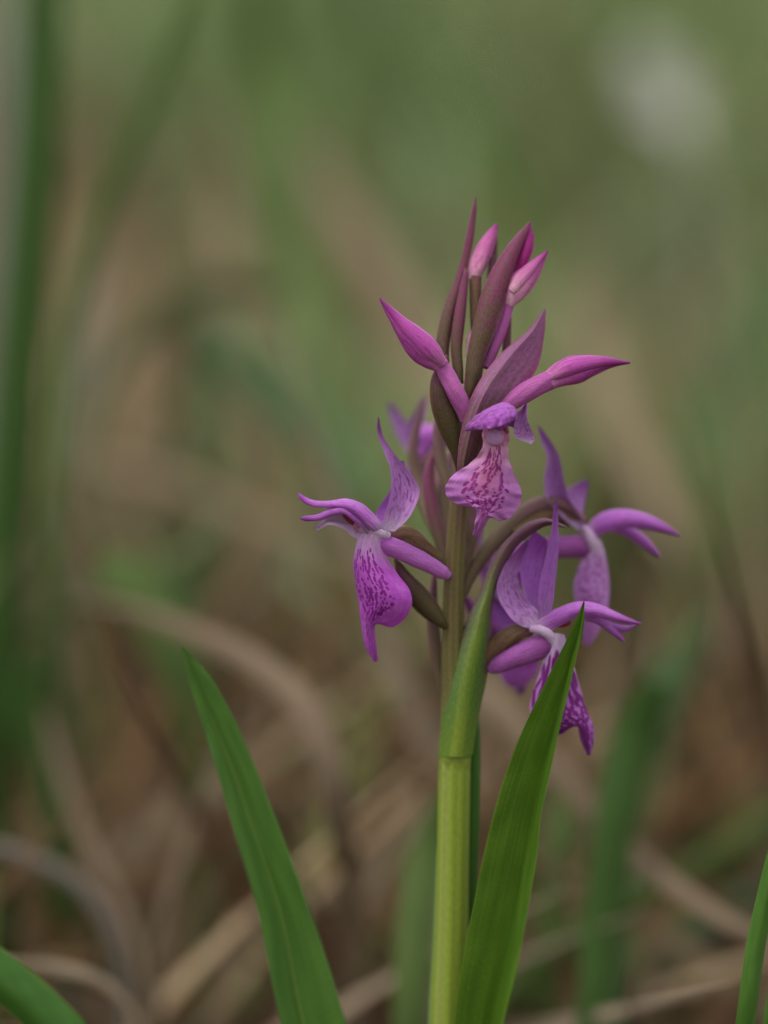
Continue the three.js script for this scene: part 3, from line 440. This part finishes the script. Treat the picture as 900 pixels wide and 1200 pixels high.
// flowers
function flower(label) { const f = new THREE.Group(); f.name = 'flower'; orchid.add(f); f.userData.label = label; return f; }
{ // left flower, seen from its side
  const f = flower('flower on the left of the spike, seen from the side with a spotted lip');
  P('sepal', patch(
    [[442.5, 489, 36], [443, 509, 38], [450, 530, 42], [457, 548, 46], [458, 572, 50], [453, 597, 50], [446, 618, 46]],
    [[443.2, 489, 36], [446, 510, 36], [458, 533, 37], [469, 553, 36], [474, 577, 36], [466, 603, 40], [456, 622, 44]],
    [[444, 488.5, 36], [449, 511, 36], [466, 536, 40], [481, 554, 46], [491.5, 575, 50], [481, 604, 48], [463, 623, 44]], { ruffle: 0.8, seed: 71 }), M.sepal, f);
  P('sepal', patch([[470, 540, 6], [455, 578, 14], [441, 600, 22], [441, 615, 32]], [[472, 540, 4], [468, 580, 8], [456, 602, 16], [446, 617, 30]], [[474, 541, 6], [480, 582, 10], [470, 604, 20], [452, 618, 30]], {}), M.sepalPlain, f);
  P('hood', patch( // the upper strip with its long curled tip
    [[348, 577, 34], [358, 583, 36], [370, 587, 36], [385, 587.5, 34], [406, 584.5, 30], [424, 590, 30], [438, 602, 32], [450, 616, 36]],
    [[348, 578, 36], [357, 586, 42], [369, 590.5, 48], [386, 591, 52], [408, 590, 54], [423, 598, 54], [434, 609, 52], [445, 620, 46]],
    [[348.5, 579, 34], [356, 589, 40], [369, 593.5, 46], [388, 595, 52], [408, 598, 58], [421, 607, 58], [430, 617, 54], [438, 624, 46]], { ruffle: 0.8, seed: 72, m: 14 }), M.hood, f);
  P('petal', patch(
    [[352, 606, 44], [362, 605, 45], [373, 603, 45], [384, 597, 44], [398, 592, 44], [416, 600, 44], [436, 618, 42]],
    [[352, 607.5, 46], [363, 607.5, 50], [375, 606, 54], [387, 600.5, 56], [402, 598, 58], [416, 607, 56], [433, 622, 46]],
    [[352.5, 609, 44], [364, 610, 47], [376, 609, 50], [390, 604, 52], [405, 603, 54], [417, 613, 52], [430, 626, 44]], { ruffle: 0.5, seed: 73, m: 10 }), M.hood, f);
  P('petal', patch(
    [[368, 618, 30], [379, 609, 28], [392, 602, 26], [408, 600, 24], [426, 608, 26], [440, 618, 30]],
    [[370, 620, 29], [383, 612, 24], [397, 611, 18], [412, 613, 16], [426, 620, 20], [438, 623, 28]],
    [[372, 622, 30], [386, 615, 28], [402, 620, 24], [415, 630, 22], [426, 632, 24], [437, 628, 30]], { ruffle: 0.5, seed: 74, m: 10 }), M.white, f, 'pale inner petal');
  P('anther', blob(409, 608, 36, 12, 4, 5, -0.75, 3), M.crimson, f);
  P('anther', blob(419, 617, 37, 7, 5, 5, -1.1, 4), M.blush, f);
  P('column', tube([[416, 622, 34, 3], [426, 619, 38, 5.5], [437, 621, 40, 6.5], [447, 625, 39, 6.5], [456, 628, 36, 4]], { bend: 0.06, seed: 2 }), M.white, f);
  P('lip', patch(
    [[426, 616, 36], [419, 631, 34], [415, 648, 34], [414, 664, 34], [416, 680, 33], [418, 694, 32], [421, 712, 32], [423, 730, 32], [425, 743, 32], [430, 763, 34], [438, 775, 36]],
    [[440, 618, 44], [434, 634, 46], [431, 650, 49], [433, 666, 53], [438, 683, 57], [443, 697, 58], [444, 710, 56], [439, 722, 50], [433, 736, 44], [436, 758, 41], [440, 775.5, 38]],
    [[452, 618, 42], [449, 634, 38], [455, 655, 34], [468, 675, 36], [479, 689, 42], [483, 704, 46], [477, 722, 42], [460, 735, 38], [440.5, 732, 40], [441, 753, 38], [443.5, 774, 38]], { n: 90, m: 28, ruffle: 1.5, freq: 3, seed: 75 }), M.lipLeft, f);
  P('spur', tube([[446, 632, 34, 9], [452, 638, 32, 11.5], [470, 645, 28, 11.5], [488, 654, 24, 11], [505, 663, 20, 9.5], [519, 671, 16, 8], [526, 675, 14, 5]], { flat: 0.9, bend: 0.04 }), M.spur, f);
  P('ovary', tube([[458, 627, 26, 6], [472, 625, 22, 9.5], [486, 632, 18, 10.5], [499, 643, 12, 9], [514, 655, 4, 7]], { lobes: 6, amp: 0.08, twist: 2 }), M.ovaryBrown, f);
}
{ // front flower, facing the viewer
  const f = flower('front flower facing the viewer, with a spotted three-lobed lip');
  P('lip', patch(
    [[567, 508, 56], [564, 526, 58], [552, 542, 56], [538, 551, 54], [525.5, 563, 50], [521.5, 574, 48], [526, 584, 48], [536, 591, 52], [545.5, 593.5, 56], [554.5, 589, 60], [557.5, 600, 64], [556, 614, 64], [553.5, 627, 60]],
    [[581, 510, 58], [580, 528, 63], [577, 543, 67], [573, 555, 69], [570, 566, 70], [568, 576, 71], [567, 584, 71], [567, 591, 71], [567, 596, 71], [567, 599, 71], [566, 604, 71], [562, 615, 68], [557, 628, 62]],
    [[596, 508, 56], [595.5, 526, 58], [597, 540, 57], [601, 552, 55], [607, 566, 52], [611, 578, 50], [610.5, 588, 50], [605, 598, 52], [597, 607, 55], [586, 610.5, 59], [575, 607, 63], [569, 616, 63], [560.5, 628, 60]], { n: 96, m: 30, ruffle: 3.6, freq: 5, seed: 81 }), M.lipFront, f);
  P('column', tube([[583, 488, 54, 8], [582.5, 499, 56, 14], [581.5, 511, 54, 16], [581, 522, 50, 13], [580.5, 530, 44, 8]], { flat: 0.7, bend: 0.05, n: 24, m: 24 }), M.blush, f);
  P('stigma', blob(580.5, 513, 63, 10.5, 10, 6, 0, 6), M.stigma, f, 'whitish round throat');
  P('anther', blob(574, 500, 68, 2.4, 4.5, 3, -0.5, 7), M.crimson, f);
  P('anther', blob(593.5, 504, 67, 2.2, 4.5, 3, 0.3, 8), M.crimson, f);
  P('petal', blob(587, 498, 66, 8.5, 6.5, 6, 0.2, 9), M.hoodDeep, f);
  P('hood', patch(
    [[544.5, 504.5, 62], [550, 497, 64], [557, 489, 64], [566, 482, 62], [578, 475.5, 60], [590, 471.5, 58], [600, 475, 58], [608, 484, 58]],
    [[545, 505, 63], [552, 498, 67], [560, 492, 71], [570, 488, 78], [581, 484, 80], [592, 481, 79], [600, 482, 76], [607, 487, 70]],
    [[546, 506, 62], [556, 504, 70], [564, 503, 80], [574, 502, 88], [585, 499, 91], [594, 496, 89], [601, 493, 82], [607, 492, 74]], { ruffle: 5, freq: 5, seed: 82, m: 14 }), M.hoodDeep, f);
  P('petal', patch(
    [[615.5, 472, 70], [611, 479, 72], [605, 486, 72], [603, 494, 70], [602, 503, 68], [603, 511, 66], [611, 516, 66]],
    [[616.5, 472.5, 70], [613.5, 482, 66], [611, 491, 64], [612, 500, 63], [614, 508, 63], [616, 514, 64], [619, 519, 66]],
    [[618, 473, 70], [617.5, 484, 72], [619, 493, 72], [622, 501, 70], [625, 509, 68], [626, 516, 67], [622, 520.5, 67]], { ruffle: 1.2, freq: 4, seed: 83, m: 12 }), M.sepal, f);
  P('petal', patch(
    [[566, 491, 58], [578, 488, 60], [590, 485, 60], [604, 484, 60]], [[567, 497, 62], [579, 494, 68], [591, 492, 68], [604, 492, 64]], [[570, 500, 62], [581, 499, 64], [594, 499, 64], [604, 502, 62]], { m: 8, n: 24 }), M.hoodDeep, f);
  P('spur', tube([[581, 520, 44, 8], [578, 535, 34, 9], [574, 552, 24, 8], [570, 568, 16, 6]], {}), M.spurDull, f);
  P('ovary', tube([[586, 486, 52, 6], [578, 496, 40, 8], [566, 515, 26, 8], [552, 540, 12, 6]], { lobes: 6, amp: 0.08, twist: 2 }), M.ovaryBrown, f);
}
{ // right flower, behind and turned to the right
  const f = flower('soft flower on the far right of the spike, turned to the right'), z = -80;
  P('sepal', patch(
    [[630, 500, z], [634, 517, z + 2], [641, 535, z + 6], [638, 560, z + 10], [640, 582, z + 10], [656, 603, z + 8], [680, 624, z]],
    [[632, 500, z], [640, 517, z - 2], [649, 536, z - 4], [650, 560, z - 6], [655, 584, z - 6], [670, 604, z - 2], [685, 623, z]],
    [[633.5, 501, z], [646, 518, z + 2], [656, 537, z + 6], [660, 560, z + 10], [667, 584, z + 10], [680, 604, z + 6], [690, 622, z]], { ruffle: 0.8, seed: 91 }), M.sepalPale, f);
  P('sepal', patch([[687, 561, z - 24], [664, 574, z - 20], [658, 592, z - 14], [676, 616, z - 8]], [[688, 563, z - 26], [676, 582, z - 26], [672, 598, z - 20], [683, 618, z - 8]], [[690, 566, z - 24], [685, 590, z - 20], [684, 604, z - 14], [690, 620, z - 8]], { m: 10 }), M.sepalPale, f);
  P('hood', patch(
    [[797, 627, z], [779, 613, z + 2], [757, 602, z + 4], [736, 597, z + 2], [713, 598, z], [697, 606, z], [684, 622, z]],
    [[797, 628, z + 1], [778, 620, z + 8], [756, 612, z + 14], [735, 609, z + 16], [715, 611, z + 14], [700, 617, z + 10], [688, 627, z + 4]],
    [[796, 629, z], [776, 624, z + 4], [755, 620, z + 8], [733, 619, z + 10], [714, 623, z + 10], [702, 628, z + 6], [692, 634, z + 2]], { m: 12 }), M.hood, f);
  P('petal', patch([[774, 650, z - 6], [757, 628, z - 8], [738, 616, z - 6], [718, 610, z]], [[774, 652, z - 4], [753, 634, z - 2], [734, 622, z + 2], [717, 617, z + 4]], [[772, 654, z - 6], [748, 638, z - 8], [730, 627, z - 4], [716, 624, z]], { m: 8 }), M.hood, f);
  P('column', tube([[684, 618, z + 4, 4], [690, 626, z + 5, 6.5], [695, 637, z + 5, 7], [696, 648, z + 1, 6]], { bend: 0.06 }), M.white, f);
  P('lip', patch(
    [[686, 630, z], [684, 648, z], [677, 668, z], [672, 690, z + 2], [676, 712, z + 4], [682, 738, z + 4], [684, 756, z + 6]],
    [[696, 632, z + 8], [698, 650, z + 10], [695, 672, z + 12], [693, 694, z + 14], [694, 716, z + 12], [692, 738, z + 10], [688, 757, z + 8]],
    [[704, 632, z + 2], [709, 648, z], [713, 672, z - 2], [714, 696, z - 2], [711, 718, z + 2], [702, 740, z + 4], [691, 757, z + 6]], { n: 60, m: 20, ruffle: 1.5, seed: 92 }), M.lipPale, f);
  P('spur', tube([[698, 648, z - 4, 12], [684, 641, z - 6, 14], [660, 641, z - 8, 13.5], [632, 644, z - 10, 13], [606, 650, z - 12, 11], [584, 656, z - 14, 8], [576, 658, z - 14, 4]], {}), M.spurDull, f);
  P('ovary', tube([[684, 612, z - 8, 7], [668, 606, z - 10, 11], [650, 602, z - 6, 11], [630, 608, z + 6, 9], [604, 628, z + 26, 8]], { lobes: 6, amp: 0.08, twist: 2 }), M.ovaryBrown, f);
}
{ // lower right flower, partly behind the front leaf
  const f = flower('lower right flower half hidden by the front leaf, with a dark spotted lip'), z = 12;
  P('sepal', patch(
    [[651, 586, z + 14], [648, 604, z + 12], [645, 628, z + 10], [640, 652, z + 8], [633, 680, z + 6], [631, 704, z + 6], [634, 728, z + 4]],
    [[652, 586, z + 14], [651, 604, z + 14], [650, 628, z + 13], [647, 652, z + 13], [643, 680, z + 13], [640, 706, z + 11], [639, 730, z + 6]],
    [[653, 586, z + 14], [654, 604, z + 12], [655, 628, z + 10], [654, 652, z + 8], [651, 680, z + 6], [648, 706, z + 6], [644, 730, z + 4]], { ruffle: 1.4, freq: 4, seed: 101, m: 12 }), M.sepalPlain, f);
  P('sepal', patch(
    [[618, 632, z - 4], [602, 648, z - 2], [589, 666, z], [582, 690, z + 4], [590, 713, z + 8], [608, 732, z + 10], [626, 738, z + 8]],
    [[619, 634, z - 4], [607, 654, z - 8], [599, 672, z - 8], [597, 690, z - 6], [606, 709, z], [620, 724, z + 6], [630, 735, z + 8]],
    [[620, 636, z - 4], [612, 658, z - 4], [607, 674, z - 2], [609, 688, z], [618, 704, z + 4], [630, 716, z + 6], [634, 731, z + 6]], { ruffle: 2.4, freq: 4, seed: 102 }), M.sepal, f);
  P('petal', patch([[626, 622, z - 20], [610, 648, z - 18], [612, 686, z - 12], [624, 722, z - 2]], [[638, 630, z - 22], [628, 660, z - 24], [624, 690, z - 18], [630, 724, z - 4]], [[642, 634, z - 20], [638, 664, z - 18], [636, 692, z - 12], [636, 724, z - 2]], { m: 10 }), M.sepalPlain, f);
  P('hood', patch(
    [[751, 730, z + 8], [735, 723, z + 8], [716, 714, z + 8], [697, 706.5, z + 8], [676, 705, z + 8], [655, 712, z + 6], [638, 721, z + 6], [624, 734, z + 6]],
    [[750, 731, z + 9], [734, 727, z + 14], [716, 721, z + 20], [697, 715, z + 24], [676, 714, z + 24], [657, 721, z + 20], [643, 729, z + 14], [629, 739, z + 8]],
    [[749, 732, z + 8], [733, 731, z + 12], [716, 728, z + 16], [697, 723, z + 20], [677, 723, z + 20], [661, 731, z + 18], [648, 738, z + 12], [635, 743, z + 8]], { m: 12, ruffle: 0.6, seed: 103 }), M.hood, f);
  P('petal', patch([[733, 751, z + 6], [722, 735, z + 6], [704, 722, z + 8], [682, 716, z + 10]], [[731, 752, z + 8], [718, 740, z + 12], [701, 727, z + 16], [681, 722, z + 16]], [[729, 752, z + 6], [714, 742, z + 8], [698, 731, z + 10], [680, 727, z + 10]], { m: 8 }), M.hood, f);
  P('petal', patch([[752, 728, z + 4], [738, 733, z + 4], [720, 730, z + 4], [700, 722, z + 6]], [[751, 730, z + 4], [736, 737, z + 8], [718, 735, z + 9], [699, 727, z + 10]], [[742, 736, z + 4], [734, 741, z + 4], [716, 739, z + 4], [698, 731, z + 6]], { m: 8 }), M.hood, f);
  P('anther', blob(661, 731, z + 12, 9, 4, 4, 0.3, 12), M.crimson, f);
  P('column', tube([[622, 737, z + 8, 4], [632, 738, z + 10, 5.5], [641, 742, z + 11, 6], [648, 751, z + 9, 5.5], [653, 762, z + 6, 4]], { bend: 0.06, seed: 5 }), M.white, f);
  P('lip', patch(
    [[641, 742, z + 8], [640, 760, z + 6], [633, 785, z + 4], [624, 812, z + 2], [621, 834, z + 2], [628, 846, z + 4], [641, 853, z + 6], [655, 861.5, z + 8], [667, 855, z + 8], [676, 847, z + 8], [680, 866, z + 8], [687, 884, z + 8]],
    [[652, 742, z + 14], [654, 762, z + 16], [654, 786, z + 17], [654, 810, z + 18], [656, 830, z + 18], [660, 840, z + 18], [666, 845, z + 17], [671, 848, z + 16], [677, 850, z + 15], [682, 855, z + 14], [686, 869, z + 12], [690, 885, z + 9]],
    [[662, 744, z + 8], [668, 766, z + 6], [675, 788, z + 4], [681, 810, z + 4], [685, 824, z + 4], [688, 832, z + 5], [690.5, 838, z + 6], [692, 842, z + 7], [694, 847, z + 8], [696, 855, z + 8], [695.5, 869, z + 8], [692, 884, z + 8]], { n: 90, m: 26, ruffle: 1.4, seed: 104 }), M.lipDark, f);
  P('spur', tube([[650, 754, z + 2, 12], [640, 756, z, 15], [624, 762, z - 2, 15], [606, 769, z - 4, 13.5], [590, 776, z - 6, 11.5], [579, 782, z - 8, 9], [574, 785, z - 8, 6]], { flat: 0.9, bend: 0.03 }), M.spurDull, f);
  P('ovary', tube([[622, 738, z - 4, 7], [608, 741, z - 6, 10], [594, 748, z - 8, 11], [578, 760, z - 10, 10], [560, 778, z - 12, 8]], { lobes: 6, amp: 0.08, twist: 2 }), M.ovaryBrown, f);
}
{ // flower behind the stem on the lower right
  const f = flower('blurred flower behind the lower right flower, only patches showing'), z = -150;
  P('sepal', patch([[574, 660, z], [570, 690, z + 4], [566, 716, z + 6], [574, 744, z]], [[584, 656, z - 4], [584, 690, z - 4], [582, 718, z - 2], [582, 746, z]], [[596, 660, z], [600, 690, z + 4], [596, 718, z + 4], [590, 746, z]], { m: 10 }), M.sepalPlain, f);
  P('lip', patch([[582, 750, z], [580, 772, z], [588, 790, z + 2], [600, 800, z + 4], [606, 815, z + 6]], [[594, 748, z + 6], [600, 772, z + 8], [606, 788, z + 8], [609, 800, z + 8], [609, 815, z + 7]], [[608, 750, z], [620, 770, z], [628, 784, z], [620, 800, z + 4], [612, 815, z + 6]], { m: 14, ruffle: 1.5, seed: 111 }), M.lipDark, f);
  P('hood', patch([[640, 700, z + 4], [620, 696, z + 4], [600, 716, z + 2], [584, 742, z]], [[640, 704, z + 6], [620, 706, z + 12], [604, 724, z + 10], [590, 746, z + 2]], [[638, 708, z + 4], [622, 716, z + 6], [608, 734, z + 4], [596, 750, z]], { m: 10 }), M.hoodDeep, f);
  P('petal', patch([[572, 694, z + 40], [576, 712, z + 40], [586, 730, z + 40], [604, 748, z + 42]], [[582, 688, z + 36], [588, 708, z + 32], [596, 724, z + 34], [609, 745, z + 42]], [[594, 686, z + 40], [602, 704, z + 42], [608, 722, z + 42], [614, 742, z + 44]], { m: 12, ruffle: 2.5, freq: 4, seed: 121 }), M.sepalPlain, f);
  P('petal', patch([[606, 640, z + 50], [594, 652, z + 46], [584, 672, z + 44], [580, 700, z + 44]], [[612, 646, z + 46], [604, 660, z + 38], [596, 680, z + 38], [590, 704, z + 42]], [[620, 654, z + 50], [616, 670, z + 46], [610, 690, z + 44], [600, 706, z + 44]], { m: 12, ruffle: 2.5, freq: 4, seed: 122 }), M.hood, f);
  P('sepal', patch([[588, 776, z + 20], [586, 790, z + 20], [592, 802, z + 20], [600, 806, z + 20]], [[604, 774, z + 26], [606, 790, z + 28], [606, 802, z + 26], [605, 808, z + 22]], [[632, 770, z + 20], [630, 786, z + 20], [622, 798, z + 20], [610, 808, z + 20]], { m: 14, ruffle: 2.5, freq: 4, seed: 123 }), M.hood, f);
  P('spur', tube([[586, 748, z + 4, 9], [568, 730, z + 30, 9], [552, 712, z + 60, 7], [545, 700, z + 76, 4]], {}), M.spurDull, f);
}
{ // small flower part behind the stem, at its middle
  const f = flower('blurred flower behind the stem under the front flower'), z = -115;
  P('sepal', patch([[540, 612, z], [538, 634, z], [543, 658, z + 6], [550, 676, z + 20]], [[552, 608, z - 2], [550, 634, z - 2], [551, 658, z + 4], [553, 676, z + 18]], [[566, 612, z], [564, 636, z], [561, 658, z + 6], [557, 676, z + 20]], { m: 10 }), M.sepalPlain, f);
  P('lip', patch([[560, 650, z], [562, 672, z - 2], [568, 690, z - 2], [580, 706, z]], [[574, 644, z + 4], [576, 668, z + 6], [580, 688, z + 6], [584, 706, z + 2]], [[590, 648, z], [592, 668, z - 2], [592, 688, z - 2], [588, 706, z]], { m: 12 }), M.lipPale, f);
  P('ovary', tube([[556, 640, z + 2, 7], [548, 660, z + 40, 8], [540, 690, z + 80, 6]], {}), M.ovaryBrown, f);
}
{ // back left flower, far out of focus
  const f = flower('blurred flower behind the left side of the spike'), z = -215;
  P('sepal', patch([[455, 472, z], [458, 490, z + 2], [464, 508, z + 4], [476, 530, z + 6]], [[457, 472, z], [466, 490, z - 2], [474, 508, z], [482, 530, z + 6]], [[461, 473, z], [472, 488, z + 2], [484, 504, z + 4], [488, 530, z + 6]], { m: 10 }), M.sepalPale, f);
  P('sepal', patch([[497, 464, z + 10], [488, 480, z + 10], [478, 500, z + 8], [480, 530, z + 6]], [[498, 464, z + 10], [493, 482, z + 6], [486, 502, z + 4], [485, 530, z + 6]], [[500, 465, z + 10], [499, 484, z + 10], [494, 504, z + 8], [490, 530, z + 6]], { m: 10 }), M.sepalPale, f);
  P('hood', patch([[536, 514, z + 20], [520, 504, z + 18], [502, 497, z + 16], [488, 505, z + 14], [482, 522, z + 10]], [[535, 519, z + 24], [520, 514, z + 30], [505, 508, z + 32], [494, 514, z + 26], [486, 526, z + 12]], [[534, 524, z + 20], [520, 524, z + 22], [508, 520, z + 24], [498, 524, z + 18], [490, 530, z + 10]], { m: 10 }), M.hood, f);
  P('petal', strip([[508, 512, z + 40, 10], [492, 534, z + 40, 11], [480, 552, z + 40, 10], [470, 566, z + 40, 6]], { cup: 0.6 }), M.hood, f);
  P('lip', patch([[490, 522, z + 14], [494, 545, z + 14], [499, 570, z + 14], [504, 588, z + 14]], [[498, 520, z + 20], [503, 545, z + 22], [507, 570, z + 22], [507, 588, z + 16]], [[508, 522, z + 14], [513, 545, z + 14], [514, 570, z + 14], [510, 588, z + 14]], { m: 12 }), M.lipPale, f);
  P('ovary', tube([[494, 524, z + 6, 6], [503, 548, z + 30, 9], [512, 590, z + 80, 8], [524, 640, z + 150, 6]], { lobes: 6, amp: 0.08, twist: 2 }), M.ovaryBrown, f);
  P('spur', tube([[488, 532, z + 6, 7], [494, 560, z + 4, 7], [500, 590, z + 10, 6], [503, 612, z + 16, 3]], {}), M.spurDull, f);
}
renderer.render(scene, camera);
